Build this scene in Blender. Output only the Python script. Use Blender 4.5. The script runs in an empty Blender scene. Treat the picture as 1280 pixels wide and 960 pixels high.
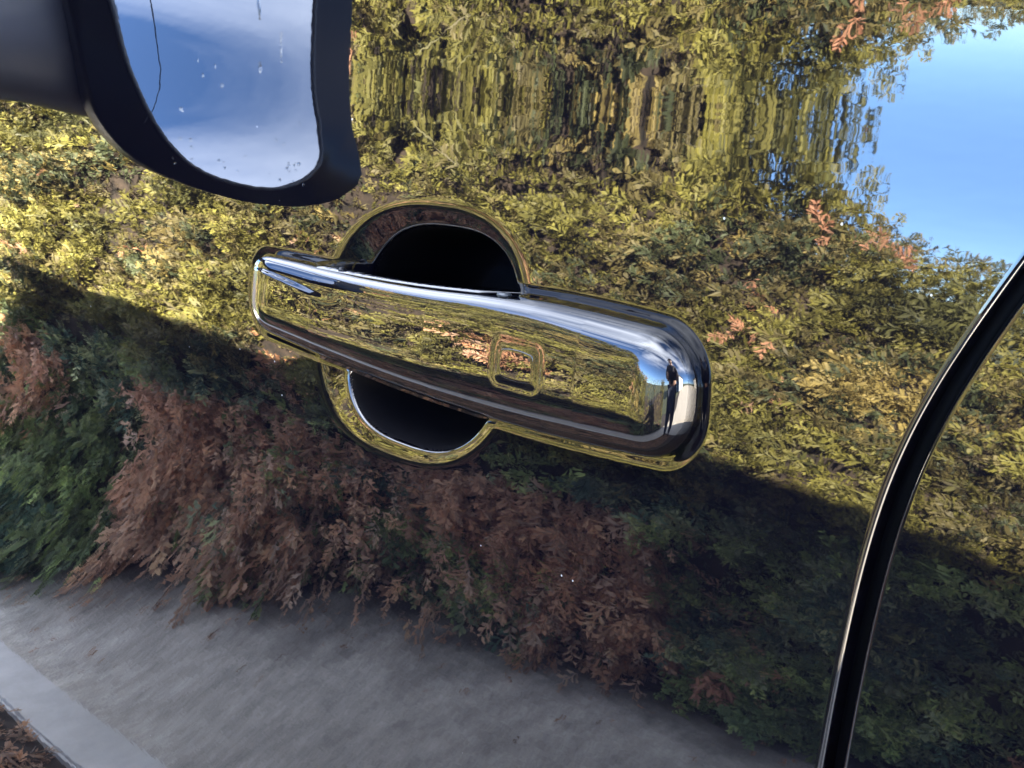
import bpy, bmesh, math, random
import numpy as np
from mathutils import Vector, Matrix
R = math.radians
rng = np.random.default_rng(7)
random.seed(7)
SC = bpy.context.scene
COL = SC.collection

# ------------------------------------------------------------------ camera
cam = bpy.data.cameras.new('camera')
camo = bpy.data.objects.new('camera', cam)
COL.objects.link(camo)
SC.camera = camo
CAM = Vector((.296, -.248, 1.05))
yaw, pit = R(50), R(-13)
fwd = Vector((-math.sin(yaw) * math.cos(pit), math.cos(yaw) * math.cos(pit), math.sin(pit)))
camo.location = CAM
camo.rotation_euler = fwd.to_track_quat('-Z', 'Y').to_euler()
cam.sensor_width = 36
cam.lens = 36 * 1500 / 1280
cam.clip_start = .01
cam.clip_end = 2000

# ------------------------------------------------------------------ sky, sun, exposure
CLOUD_AT = (.3, .2, 0)
SUN_EL, SUN_AZ = R(24.7), R(40)          # azimuth clockwise from +Y (beyond the car, towards its rear)
world = bpy.data.worlds.new('World')
SC.world = world
world.use_nodes = True
wn = world.node_tree.nodes
sky = wn.new('ShaderNodeTexSky')
sky.sky_type = 'NISHITA'
sky.sun_disc = False
sky.sun_elevation = SUN_EL
sky.sun_rotation = SUN_AZ
sky.air_density = .5
sky.altitude = 1500
sky.dust_density = .0
sky.ozone_density = 4.2
# cloud wisps on a flat layer, boosted overhead as fill light, faded towards horizon
wl = world.node_tree.links
tcw = wn.new('ShaderNodeTexCoord')
sep = wn.new('ShaderNodeSeparateXYZ'); wl.new(tcw.outputs['Generated'], sep.inputs[0])
zc_ = wn.new('ShaderNodeMath'); zc_.operation = 'MAXIMUM'; wl.new(sep.outputs[2], zc_.inputs[0]); zc_.inputs[1].default_value = .04
zd_ = wn.new('ShaderNodeMath'); zd_.operation = 'ADD'; wl.new(zc_.outputs[0], zd_.inputs[0]); zd_.inputs[1].default_value = .12
vd = wn.new('ShaderNodeVectorMath'); vd.operation = 'DIVIDE'; wl.new(tcw.outputs['Generated'], vd.inputs[0])
cmb = wn.new('ShaderNodeCombineXYZ')
for i_ in range(3): wl.new(zd_.outputs[0], cmb.inputs[i_])
wl.new(cmb.outputs[0], vd.inputs[1])
mpw = wn.new('ShaderNodeMapping'); wl.new(vd.outputs[0], mpw.inputs[0]); mpw.inputs['Scale'].default_value = (.55, 1.3, 0); mpw.inputs['Location'].default_value = CLOUD_AT
nzw = wn.new('ShaderNodeTexNoise'); wl.new(mpw.outputs[0], nzw.inputs[0]); nzw.inputs['Scale'].default_value = 1.1; nzw.inputs['Detail'].default_value = 8; nzw.inputs['Distortion'].default_value = .8
rmp = wn.new('ShaderNodeMapRange'); wl.new(nzw.outputs[0], rmp.inputs[0]); rmp.inputs[1].default_value = .37; rmp.inputs[2].default_value = .70; rmp.inputs[4].default_value = .78
fdw = wn.new('ShaderNodeMapRange'); fdw.interpolation_type = 'SMOOTHSTEP'; wl.new(sep.outputs[2], fdw.inputs[0]); fdw.inputs[1].default_value = .16; fdw.inputs[2].default_value = .55
mlw = wn.new('ShaderNodeMath'); mlw.operation = 'MULTIPLY'; wl.new(rmp.outputs[0], mlw.inputs[0]); wl.new(fdw.outputs[0], mlw.inputs[1])
mxw = wn.new('ShaderNodeMix'); mxw.data_type = 'RGBA'; wl.new(mlw.outputs[0], mxw.inputs[0]); wl.new(sky.outputs[0], mxw.inputs[6]); mxw.inputs[7].default_value = (11.6, 12.4, 14.0, 1)
wl.new(mxw.outputs[2], wn['Background'].inputs[0])
wn['Background'].inputs[1].default_value = .058
sun = bpy.data.lights.new('sun', 'SUN')
suno = bpy.data.objects.new('sun', sun)
COL.objects.link(suno)
sun.energy = 4.5
sun.angle = R(.8)
sun.color = (1, .9, .74)
sdir = Vector((math.sin(SUN_AZ) * math.cos(SUN_EL), math.cos(SUN_AZ) * math.cos(SUN_EL), math.sin(SUN_EL)))
suno.rotation_euler = sdir.to_track_quat('Z', 'Y').to_euler()
SC.view_settings.view_transform = 'Standard'
SC.view_settings.look = 'None'
SC.view_settings.gamma = 1
SC.view_settings.exposure = 4.6
SC.cycles.max_bounces = 10
SC.cycles.glossy_bounces = 8
SC.cycles.use_denoising = True
SC.cycles.caustics_reflective = False
SC.cycles.caustics_refractive = False


# ------------------------------------------------------------------ materials
def mat(name, col=(.5, .5, .5), rough=.5, metal=0, **kw):
    m = bpy.data.materials.new(name)
    m.use_nodes = True
    b = m.node_tree.nodes['Principled BSDF']
    b.inputs['Base Color'].default_value = (*col, 1)
    b.inputs['Roughness'].default_value = rough
    b.inputs['Metallic'].default_value = metal
    for k, v in kw.items():
        b.inputs[k].default_value = v
    return m


def N(m, t, **kw):
    n = m.node_tree.nodes.new(t)
    for k, v in kw.items():
        if hasattr(n, k):
            setattr(n, k, v)
        else:
            n.inputs[k].default_value = v
    return n


def L(m, a, b):
    m.node_tree.links.new(a, b)


def noise_color(m, scale, stops, detail=6, rough=.6, coord='Object', sc=None):
    b = m.node_tree.nodes['Principled BSDF']
    tc = N(m, 'ShaderNodeTexCoord')
    no = N(m, 'ShaderNodeTexNoise')
    no.inputs['Scale'].default_value = scale
    no.inputs['Detail'].default_value = detail
    no.inputs['Roughness'].default_value = rough
    if sc:
        mp = N(m, 'ShaderNodeMapping')
        mp.inputs['Scale'].default_value = sc
        L(m, tc.outputs[coord], mp.inputs[0])
        L(m, mp.outputs[0], no.inputs[0])
    else:
        L(m, tc.outputs[coord], no.inputs[0])
    cr = N(m, 'ShaderNodeValToRGB')
    el = cr.color_ramp.elements
    el[0].position, el[0].color = stops[0][0], (*stops[0][1], 1)
    el[1].position, el[1].color = stops[-1][0], (*stops[-1][1], 1)
    for p, c in stops[1:-1]:
        e = el.new(p)
        e.color = (*c, 1)
    L(m, no.outputs[0], cr.inputs[0])
    L(m, cr.outputs[0], b.inputs['Base Color'])
    return no, cr, tc


def paint(name):
    m = mat(name, (.0022, .0022, .0042), .3)
    b = m.node_tree.nodes['Principled BSDF']
    b.inputs['Specular IOR Level'].default_value = 0
    b.inputs['Coat Weight'].default_value = 1
    b.inputs['Coat IOR'].default_value = 1.8
    b.inputs['Coat Roughness'].default_value = .015
    tc = N(m, 'ShaderNodeTexCoord')
    # orange peel of the lacquer: a few thousandths of a radian of ripple
    no = N(m, 'ShaderNodeTexNoise')
    no.inputs['Scale'].default_value = 1
    no.inputs['Detail'].default_value = 1.2
    mp = N(m, 'ShaderNodeMapping')
    mp.inputs['Scale'].default_value = (95, 95, 270)      # the spray gun's ripple lies along the panel
    L(m, tc.outputs['Object'], mp.inputs[0])
    L(m, mp.outputs[0], no.inputs[0])
    bu = N(m, 'ShaderNodeBump')
    bu.inputs['Strength'].default_value = 1
    bu.inputs['Distance'].default_value = PEEL
    L(m, no.outputs[0], bu.inputs['Height'])
    L(m, bu.outputs[0], b.inputs['Coat Normal'])
    L(m, bu.outputs[0], b.inputs['Normal'])
    # sparse dust and dried water specks on the lacquer
    vo = N(m, 'ShaderNodeTexVoronoi')
    vo.inputs['Scale'].default_value = 190
    L(m, tc.outputs['Object'], vo.inputs[0])
    sp = N(m, 'ShaderNodeSeparateColor')
    L(m, vo.outputs['Color'], sp.inputs[0])
    gt = N(m, 'ShaderNodeMath', operation='GREATER_THAN')
    gt.inputs[1].default_value = .95
    L(m, sp.outputs[0], gt.inputs[0])
    sz = N(m, 'ShaderNodeMath', operation='MULTIPLY')
    L(m, sp.outputs[1], sz.inputs[0])
    sz.inputs[1].default_value = .085
    lt = N(m, 'ShaderNodeMath', operation='LESS_THAN')
    L(m, vo.outputs['Distance'], lt.inputs[0])
    L(m, sz.outputs[0], lt.inputs[1])
    mu = N(m, 'ShaderNodeMath', operation='MULTIPLY')
    L(m, gt.outputs[0], mu.inputs[0])
    L(m, lt.outputs[0], mu.inputs[1])
    mx = N(m, 'ShaderNodeMix', data_type='RGBA')
    L(m, mu.outputs[0], mx.inputs[0])
    mx.inputs[6].default_value = (.0022, .0022, .0042, 1)
    mx.inputs[7].default_value = (.4, .4, .4, 1)
    L(m, mx.outputs[2], b.inputs['Base Color'])
    return m


PEEL = 6.5e-6
M_PAINT = paint('black_car_paint')
M_GLOSS = mat('gloss_black_handle_lacquer', (.003, .003, .005), .3)
_b = M_GLOSS.node_tree.nodes['Principled BSDF']
_b.inputs['Specular IOR Level'].default_value = 0
_b.inputs['Coat Weight'].default_value = 1
_b.inputs['Coat IOR'].default_value = 1.85
_b.inputs['Coat Roughness'].default_value = .004
M_FLOOR = mat('recess_black', (.0018, .0018, .0035), .6, **{'Specular IOR Level': .12})
M_RUBBER = mat('black_rubber', (.004, .004, .006), .55)
M_TRIM = mat('dark_plastic', (.003, .003, .005), .3, **{'Specular IOR Level': .3})
M_LINER = mat('dark_inner_metal', (.003, .003, .005), .6)
M_GLASSDARK = mat('privacy_glass', (.004, .004, .005), .02)
M_MIRROR = mat('mirror_glass', (.92, .93, .94), .0, 1)
M_TYRE = mat('tyre_rubber', (.015, .015, .016), .8)
M_RIM = mat('alloy_rim', (.35, .35, .37), .25, 1)
noise_color(M_TYRE, 40, [(.3, (.01, .01, .01)), (.7, (.02, .02, .02))])


# ------------------------------------------------------------------ object helpers
def tag(o, label=None, cat=None, group=None, kind=None):
    if label: o['label'] = label
    if cat: o['category'] = cat
    if group: o['group'] = group
    if kind: o['kind'] = kind
    return o


def empty(name, loc=(0, 0, 0)):
    o = bpy.data.objects.new(name, None)
    o.empty_display_size = .1
    COL.objects.link(o)
    o.location = loc
    return o


def mesh_obj(name, verts, faces, m, parent=None, smooth=True, normals=None):
    me = bpy.data.meshes.new(name)
    verts = np.asarray(verts, dtype=np.float32)
    if isinstance(faces, np.ndarray):
        n, k = faces.shape
        me.vertices.add(len(verts))
        me.vertices.foreach_set('co', verts.ravel())
        me.loops.add(n * k)
        me.loops.foreach_set('vertex_index', faces.astype(np.int32).ravel())
        me.polygons.add(n)
        me.polygons.foreach_set('loop_start', np.arange(0, n * k, k, dtype=np.int32))
        me.update(calc_edges=True)
        me.validate()
    else:
        me.from_pydata(verts.tolist(), [], faces)
    if smooth:
        me.polygons.foreach_set('use_smooth', np.ones(len(me.polygons), dtype=bool))
    if normals is not None:
        me.normals_split_custom_set_from_vertices(np.asarray(normals, dtype=np.float64).tolist())
    if m: me.materials.append(m)
    o = bpy.data.objects.new(name, me)
    COL.objects.link(o)
    if parent:
        o.parent = parent
        o.matrix_parent_inverse = parent.matrix_basis.inverted() if False else Matrix()
        o.location = -parent.location if parent.parent is None and parent.type == 'EMPTY' else (0, 0, 0)
    return o


def bm_obj(name, bm, m, parent=None, smooth=False):
    me = bpy.data.meshes.new(name)
    bm.to_mesh(me)
    bm.free()
    if smooth:
        for p in me.polygons: p.use_smooth = True
    if m: me.materials.append(m)
    o = bpy.data.objects.new(name, me)
    COL.objects.link(o)
    if parent:
        o.parent = parent
        o.location = -parent.location if parent.parent is None and parent.type == 'EMPTY' else (0, 0, 0)
    return o


def box(bm, lo, hi, bev=0):
    r = bmesh.ops.create_cube(bm, size=1)
    vs = r['verts']
    for v in vs:
        v.co = Vector([(lo[i] + hi[i]) / 2 + v.co[i] * (hi[i] - lo[i]) for i in range(3)])
    if bev:
        es = {e for v in vs for e in v.link_edges}
        bmesh.ops.bevel(bm, geom=list(es), offset=bev, segments=2, affect='EDGES', clamp_overlap=True)


def tube(bm, pts, rad, seg=10, cap=True):
    rings = []
    pts = [Vector(p) for p in pts]
    for i, p in enumerate(pts):
        d = (pts[min(i + 1, len(pts) - 1)] - pts[max(i - 1, 0)]).normalized()
        a = d.cross(Vector((0, 0, 1)))
        if a.length < .01: a = d.cross(Vector((1, 0, 0)))
        a.normalize()
        b = d.cross(a)
        r = rad[i] if hasattr(rad, '__len__') else rad
        rings.append([bm.verts.new(p + a * (r * math.cos(t)) + b * (r * math.sin(t)))
                      for t in [2 * math.pi * k / seg for k in range(seg)]])
    for i in range(len(rings) - 1):
        for k in range(seg):
            bm.faces.new((rings[i][k], rings[i][(k + 1) % seg], rings[i + 1][(k + 1) % seg], rings[i + 1][k]))
    if cap:
        bm.faces.new(rings[0][::-1])
        bm.faces.new(rings[-1])


def sstep(a, b, x):
    t = np.clip((x - a) / (b - a), 0, 1)
    return t * t * (3 - 2 * t)


# ------------------------------------------------------------------ the pressed side of the car
# The side is one surface y = Y(x, z): a shoulder hollow, a rounded flank under it, a hollow lower down.
KW = np.array([-.6, -.085, -.055, -.022, -.004, .020, .05, .10, .15, .20, .32, .42, .50, .8])
KT = np.array([0, 0, 4.4, 4.6, 2.2, -.5, -1.0, -.9, -.9, .45, .75, .3, -.3, -.3])
WW = np.linspace(-.6, .8, 5601)
_tp = np.interp(WW, KW, KT)
_k = np.exp(-np.linspace(-2.5, 2.5, 61) ** 2 / 2)
_k /= _k.sum()
_tp = np.convolve(np.pad(_tp, 30, 'edge'), _k, 'valid')
_dw = WW[1] - WW[0]
TT = np.concatenate([[0], np.cumsum((_tp[1:] + _tp[:-1]) / 2 * _dw)])
TT += .078 - np.interp(0, WW, TT)
YY = -np.concatenate([[0], np.cumsum((TT[1:] + TT[:-1]) / 2 * _dw)])
YY -= np.interp(.08, WW, YY)

CUP = (-.0575, .9685, .0610, .0480)    # recess behind the handle: centre x, z and half sizes
CUP_D = .045
CUP_LIP = .0085


BS = [0, .12, .3, .5, .7, .85, 1]
BT = [.9890, .9893, .9882, .9888, .9915, .9912, .9885]      # top edge of the handle along its length
BB = [.9562, .9540, .9508, .9480, .9475, .9488, .9515]      # bottom edge


def bar_half(x):
    """half height and centre height of the door handle at x"""
    u = np.clip((x - HX0) / (HX1 - HX0), 0, 1)
    t, b = np.interp(u, BS, BT), np.interp(u, BS, BB)
    w = .06
    t = (np.interp(u - w, BS, BT) + t + np.interp(u + w, BS, BT)) / 3
    b = (np.interp(u - w, BS, BB) + b + np.interp(u + w, BS, BB)) / 3
    return (t - b) / 2, (t + b) / 2


HX0, HX1 = -.1765, .0815


def foot_dist(x, z):
    """signed distance to the handle's footprint on the door (rounded box)"""
    xc = (HX0 + HX1) / 2
    hz, zc = bar_half(x)
    hz = hz + .0003
    r = .0150
    qx = np.abs(x - xc) - ((HX1 - HX0) / 2 - r)
    qz = np.abs(z - zc) - (hz - r)
    return np.hypot(np.maximum(qx, 0), np.maximum(qz, 0)) + np.minimum(np.maximum(qx, qz), 0) - r


def cup_r(x, z):
    cx, cz, a, b = CUP
    X, Z = (x - cx - .28 * (z - cz)) / a, (z - cz) / b
    n = 2.5
    return (np.abs(X) ** n + np.abs(Z) ** n) ** (1 / n)


def hole_r(x, z):
    """the deep finger opening inside the recess, set a little towards the rear"""
    cx, cz, a, b = CUP
    X, Z = (x - cx - .0062 - .30 * (z - cz)) / .0475, (z - cz + .0006) / .0408
    n = 2.7
    return (np.abs(X) ** n + np.abs(Z) ** n) ** (1 / n)


def side_y(x, z):
    x = np.asarray(x, float)
    z = np.asarray(z, float)
    w = 1.05 - z
    ws = w - .06 * np.clip(x - .15, -1.2, 1.2) - .012
    y = np.interp(ws, WW, YY)
    y = y + .018 * (x + .1) ** 2 * .6
    # lower crease that climbs towards the front
    s = (x + .55) * .50 + (z - .634) * .866
    y = y - .0 * s
    d = -s                                                  # metres below the crease
    y = y - .40 * (np.sqrt(np.maximum(d, 0) ** 2 + .004 ** 2) - .004) * sstep(0, .01, d) * (x > -1.2) * 0
    # shallow dip round the handle's foot
    fd = foot_dist(x, z)
    y = y + .0009 * (1 - sstep(-.001, .0034, fd))
    # the finger recess
    r = cup_r(x, z)
    cf = np.clip(.008 * np.log1p(np.exp(np.clip((1.0 - hole_r(x, z)) / .008, -30, 60))) / .30, 0, 1)
    y = y + CUP_D * (1 - (1 - cf) ** 2.2)
    q = (1.0 - r) / .013
    y = y + (1 + 1.0 * sstep(-.004, .022, z - CUP[1])) * CUP_LIP * .013 * np.where(q > 30, q, np.log1p(np.exp(np.clip(q, -30, 30)))) * sstep(1.25, 1.1, r)
    return y


def side_normals(x, z):
    e = 1e-5
    dx = (side_y(x + e, z) - side_y(x - e, z)) / (2 * e)
    dz = (side_y(x, z + e) - side_y(x, z - e)) / (2 * e)
    n = np.stack([dx, -np.ones_like(dx), dz], -1)
    return n / np.linalg.norm(n, axis=-1, keepdims=True)


SZ = np.array([.30, .45, .60, .75, .82, .8816, .8962, .9195, .9421, .9637, .9805, .9946, 1.0082, 1.022, 1.04, 1.06, 1.10, 1.14, 1.3])
SX = np.array([.098, .101, .107, .117, .1235, .1312, .1331, .1362, .1397, .1446, .1506, .1578, .1653, .1735, .1845, .197, .222, .245, .33])


def shut_x(z):
    return np.interp(z, SZ, SX)


# smooth the shut line
_zz = np.linspace(.28, 1.3, 1200)
_sx = np.interp(_zz, SZ, SX)
_k2 = np.exp(-np.linspace(-2.5, 2.5, 81) ** 2 / 2)
_k2 /= _k2.sum()
_sx = np.convolve(np.pad(_sx, 40, 'reflect', reflect_type='odd'), _k2, 'valid')


def shut_x(z):
    return np.interp(z, _zz, _sx)


GAP = .0052
ROLL = .0021


def zgrid(z0, z1, fine0=.915, fine1=1.03):
    a = np.arange(z0, fine0, .006)
    b = np.arange(fine0, fine1, .0005)
    c = np.arange(fine1, 1.13, .0025)
    c = c[c < z1]
    return np.concatenate([a, b, c, [z1]])


def edge_roll(side):
    """(offset along x from the edge, inward depth) of a panel's rolled edge; side=+1 the panel lies at smaller x"""
    out = []
    for a in np.linspace(0, 90, 10)[0:]:
        out.append((ROLL * (math.sin(R(a)) - 1), ROLL * (1 - math.cos(R(a))), R(a)))
    out.append((0, .012, R(90)))
    out.append((0, .022, R(90)))
    return out


car = empty('car', (0, 0, 0))
tag(car, 'glossy black car whose door mirrors a sunlit hedge, seen close at its door handle', 'car')


def panel(name, zs, xl, xr, left_gap, right_gap, nx_list, parent, hole=None, split=None):
    """xl, xr: functions of z; nx_list: parameters 0..1 across"""
    cols = []
    U = np.asarray(nx_list)
    Z = zs[:, None]
    XL = xl(zs)[:, None]
    XR = xr(zs)[:, None]
    if callable(nx_list): pass
    lo = XL + (ROLL if left_gap else 0)
    hi = XR - (ROLL if right_gap else 0)
    X = lo + (hi - lo) * U[None, :]
    Zb = np.repeat(Z, X.shape[1], 1)
    Y = side_y(X, Zb)
    NN = side_normals(X, Zb)
    P = np.stack([X, Y, Zb], -1)
    parts = [(P, NN)]
    if right_gap:
        pr, nr = [], []
        n0 = NN[:, -1]
        for off, dep, a in edge_roll(1)[1:]:
            x = XR[:, 0] + off
            y = side_y(XR[:, 0] - ROLL, zs) + dep
            pr.append(np.stack([x, y, zs], -1))
            n = n0 * math.cos(a) + np.array([1, 0, 0]) * math.sin(a)
            nr.append(n / np.linalg.norm(n, axis=-1, keepdims=True))
        parts.append((np.stack(pr, 1), np.stack(nr, 1)))
    if left_gap:
        pr, nr = [], []
        n0 = NN[:, 0]
        for off, dep, a in edge_roll(1)[1:][::-1]:
            x = XL[:, 0] - off
            y = side_y(XL[:, 0] + ROLL, zs) + dep
            pr.append(np.stack([x, y, zs], -1))
            n = n0 * math.cos(a) + np.array([-1, 0, 0]) * math.sin(a)
            nr.append(n / np.linalg.norm(n, axis=-1, keepdims=True))
        parts.insert(0, (np.stack(pr, 1), np.stack(nr, 1)))
    P = np.concatenate([p for p, _ in parts], 1)
    NN = np.concatenate([n for _, n in parts], 1)
    nz, nx = P.shape[:2]
    idx = np.arange(nz * nx).reshape(nz, nx)
    F = np.stack([idx[:-1, :-1], idx[:-1, 1:], idx[1:, 1:], idx[1:, :-1]], -1).reshape(-1, 4)
    V = P.reshape(-1, 3)
    NN = NN.reshape(-1, 3)
    cen = V[F].mean(1)
    keep = np.ones(len(F), bool)
    if hole is not None: keep &= ~hole(cen[:, 0], cen[:, 2])
    res = []
    if split is not None:
        inside = split(cen[:, 0], cen[:, 2])
        deep = hole_r(cen[:, 0], cen[:, 2]) < 1.006
        sets = [(name, F[keep & ~inside]), ('handle_recess', F[keep & inside & ~deep]), ('recess_floor', F[keep & deep])]
    else:
        sets = [(name, F[keep])]
    par = parent
    for nm, f in sets:
        used, inv = np.unique(f, return_inverse=True)
        o = mesh_obj(nm, V[used], inv.reshape(f.shape), M_PAINT, par, True, NN[used])
        res.append(o)
        if nm == 'handle_recess': par = o
        if nm == 'recess_floor': o.data.materials[0] = M_FLOOR; o.location = (0, 0, 0)
    return res


zs = zgrid(.30, 1.16)
# columns of the front door: fine round the handle
xa = np.concatenate([np.arange(-.86, -.20, .008), np.arange(-.20, .0996, .0005), np.linspace(.10, .131, 16)])
ua = (xa - xa[0]) / (xa[-1] - xa[0])
panel('front_door', zs, lambda z: np.full_like(z, -.86), lambda z: shut_x(z) - GAP / 2, True, True, ua, car,
      split=lambda x, z: (cup_r(x, z) < .985))
zs2 = zgrid(.30, 1.16, .93, .94)
zs2 = np.unique(np.round(np.concatenate([np.arange(.30, .8, .01), np.arange(.8, 1.16, .002), [1.16]]), 5))
ub = np.concatenate([np.linspace(0, .25, 80), np.linspace(.25, 1, 60)[1:]])
rear_arch = lambda x, z: np.hypot(x - 1.50, z - .32) < .37
panel('rear_door', zs2, lambda z: shut_x(z) + GAP / 2, lambda z: .86 + .0 * z, True, True, ub, car)
panel('rear_wing', zs2, lambda z: .866 + 0 * z, lambda z: 2.48 + 0 * z, True, False, np.linspace(0, 1, 90), car, hole=rear_arch)
front_arch = lambda x, z: np.hypot(x + 1.52, z - .32) < .37
zs3 = zs2[zs2 < 1.11]
panel('front_wing', zs3, lambda z: -2.15 + 0 * z, lambda z: -.866 + 0 * z, False, True, np.linspace(0, 1, 90), car, hole=front_arch)

# dark seal deep in the shut line, an endless strip behind both panel edges
bm = bmesh.new()
prev = None
for z in np.linspace(.30, 1.155, 90):
    x = float(shut_x(z))
    y = float(side_y(x, z)) + .013
    ring = [bm.verts.new((x + dx, y + dy, z)) for dx, dy in ((-.009, .006), (-.006, .001), (0, -.001), (.006, .001), (.009, .006))]
    if prev:
        for a in range(4): bm.faces.new((prev[a], prev[a + 1], ring[a + 1], ring[a]))
    prev = ring
bm_obj('door_seal', bm, M_RUBBER, car, True)

# ------------------------------------------------------------------ the handle
def groove(x, z):
    cx, cz, a, b, r = .0160, .9712, .0108, .0066, .0030
    qx = np.abs(x - cx) - (a - r)
    qz = np.abs(z - cz) - (b - r)
    d = np.hypot(np.maximum(qx, 0), np.maximum(qz, 0)) + np.minimum(np.maximum(qx, qz), 0) - r
    return d


PW = [.0080, .0095, .0105, .0108, .0102]
PC = [.0003, .0005, .0008, .0013, .0015]
NE = [10, 9, 6.5, 4.3]
NB = [2.7, 2.9, 3.2, 3.3]
TL = [.125, .12, .105, .09, .085]      # how far the face leans back, in radians


def build_handle():
    nx, na = 620, 150
    # stations crowd at both ends
    s = np.linspace(0, 1, nx)
    e = .055
    s = np.where(s < .15, e * (s / .15) ** 1.8, np.where(s > .85, 1 - e * ((1 - s) / .15) ** 1.8, e + (1 - 2 * e) * (s - .15) / .7))
    s = np.clip(s, 1e-5, 1 - 1e-5)
    x = HX0 + (HX1 - HX0) * s
    Lx = HX1 - HX0
    d0 = s * Lx
    d1 = (1 - s) * Lx

    def endf(d, r, m):
        t = np.clip(1 - d / r, 0, 1)
        return (1 - t ** m) ** (1 / m)
    hz, cz = bar_half(x)
    # outline seen from the front: rounded rectangle, corners 14 mm
    hz = hz * endf(d0, .024, 2.2) * endf(d1, .0185, 2.3)
    # protrusion from the door: slim at the front, full at the rear, rounded over at both ends
    pw = np.interp(s, [0, .25, .55, .85, 1], PW)
    ex = endf(d0, .030, 2.3) * endf(d1, .0160, 2.5)
    pc = np.interp(s, [0, .25, .55, .85, 1], PC) * endf(d0, .075, 2.0) * endf(d1, .040, 2.0)
    phi = np.linspace(0, math.pi, na)
    n = np.where(np.cos(phi)[None] > 0, np.interp(s, [0, .3, .7, 1], NE)[:, None], np.interp(s, [0, .3, .7, 1], NB)[:, None])
    c, sn = np.cos(phi)[None], np.sin(phi)[None]
    # even spacing on the flat front as well as round the corners
    tz = np.sign(c) * np.abs(c) ** (2 / n)
    dep = np.abs(sn) ** (2 / n)
    z = cz[:, None] + hz[:, None] * tz
    yb = np.interp(s, [0, .16, .24, .64, .72, 1], [.006, .006, -.004, -.004, .006, .006])
    y = .006 - (pw[:, None] + .006) * dep * ex[:, None] - pc[:, None] * (1 - tz ** 2) * dep
    y = y + (np.interp(s, [0, .25, .55, .85, 1], TL) * hz)[:, None] * tz * dep
    # a soft step runs down from the front upper corner
    tc = (.74 - 1.0 * s)[:, None]
    amp = (.0006 * (1 - sstep(.14, .36, s)) * sstep(.02, .08, s))[:, None]
    y = y + amp * sstep(tc - .03, tc + .06, tz)
    X = np.repeat(x[:, None], na, 1)
    P = np.stack([X, y, z], -1)
    # side walls down to the back plane
    back_t = P[:, :1].copy(); back_t[:, :, 1] = yb[:, None]
    back_b = P[:, -1:].copy(); back_b[:, :, 1] = yb[:, None]
    # normals of the front shell, for the groove
    dx = np.gradient(P, axis=0); da = np.gradient(P, axis=1)
    nn = np.cross(da, dx)
    nn /= np.maximum(np.linalg.norm(nn, axis=-1, keepdims=True), 1e-12)
    if nn[nx // 2, na // 2, 1] > 0: nn = -nn
    g = groove(P[..., 0], P[..., 2])
    front = (np.abs(P[..., 2] - .9712) < .0135) & (np.abs(P[..., 0] - .0160) < .02)
    depth = np.where(front, .00016 * np.exp(-(g / .0013) ** 2), 0)
    P = P - nn * depth[..., None]
    A = np.concatenate([back_t, P, back_b], 1)
    m = A.shape[1]
    idx = np.arange(nx * m).reshape(nx, m)
    nxt = np.roll(idx, -1, 1)
    F = np.stack([idx[:-1], nxt[:-1], nxt[1:], idx[1:]], -1).reshape(-1, 4)
    o = mesh_obj('door_handle', A.reshape(-1, 3), F[:, ::-1], M_GLOSS, car, True)
    bm = bmesh.new(); bm.from_mesh(o.data)
    bmesh.ops.recalc_face_normals(bm, faces=bm.faces)
    bm.to_mesh(o.data); bm.free()
    for pp in o.data.polygons: pp.use_smooth = True
    return o, P, nn


handle, HP, HN = build_handle()
handle['label'] = 'gloss black grip bar with a square button set near its rear end'


def handle_front_y(x, z):
    s = np.clip((x - HX0) / (HX1 - HX0), 0, 1)
    hz, cz = bar_half(x)
    pw = np.interp(s, [0, .25, .55, .85, 1], PW)
    pc = np.interp(s, [0, .25, .55, .85, 1], PC)
    n = np.where(z > cz, np.interp(s, [0, .3, .7, 1], NE), np.interp(s, [0, .3, .7, 1], NB))
    t = np.abs((z - cz) / hz)
    tl = np.interp(s, [0, .25, .55, .85, 1], TL)
    return .006 - (pw + .006 + pc * (1 - t ** 2)) * (1 - t ** n) ** (1 / n) + tl * (z - cz)


# the touch button: a pillow inside the groove
bx = np.linspace(-1, 1, 41)
BXg, BZg = np.meshgrid(bx, bx)
a_, b_ = .0094, .0053
# squircle map
sx = BXg * np.sqrt(1 - .30 * BZg ** 2)
sz = BZg * np.sqrt(1 - .30 * BXg ** 2)
X = .0160 + a_ * sx
Z = .9712 + b_ * sz
edge = np.maximum(np.abs(BXg), np.abs(BZg))
Y = handle_front_y(X, Z) - .00008 + .0003 * (np.maximum(edge - .84, 0) / .16) ** 1.5
V = np.stack([X, Y, Z], -1).reshape(-1, 3)
idx = np.arange(41 * 41).reshape(41, 41)
F = np.stack([idx[:-1, :-1], idx[:-1, 1:], idx[1:, 1:], idx[1:, :-1]], -1).reshape(-1, 4)
btn = mesh_obj('handle_button', V, F, M_GLOSS, handle, True)

# small chrome-like clip on the upper rear edge of the recess and the pivot cap at the handle's front
bm = bmesh.new()
box(bm, (-.0010, -.0055, .9905), (.0035, -.0025, .9917), .0003)
bm_obj('edge_clip', bm, mat('grey_clip', (.05, .055, .06), .3), handle, True)
bm = bmesh.new()
tube(bm, [(-.0995, -.0020, .9878), (-.0985, -.0022, .9884), (-.0975, -.0022, .9884)], [.0014, .0018, .0012], 16)
bm_obj('pivot_cap', bm, M_TRIM, handle, True)

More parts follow.
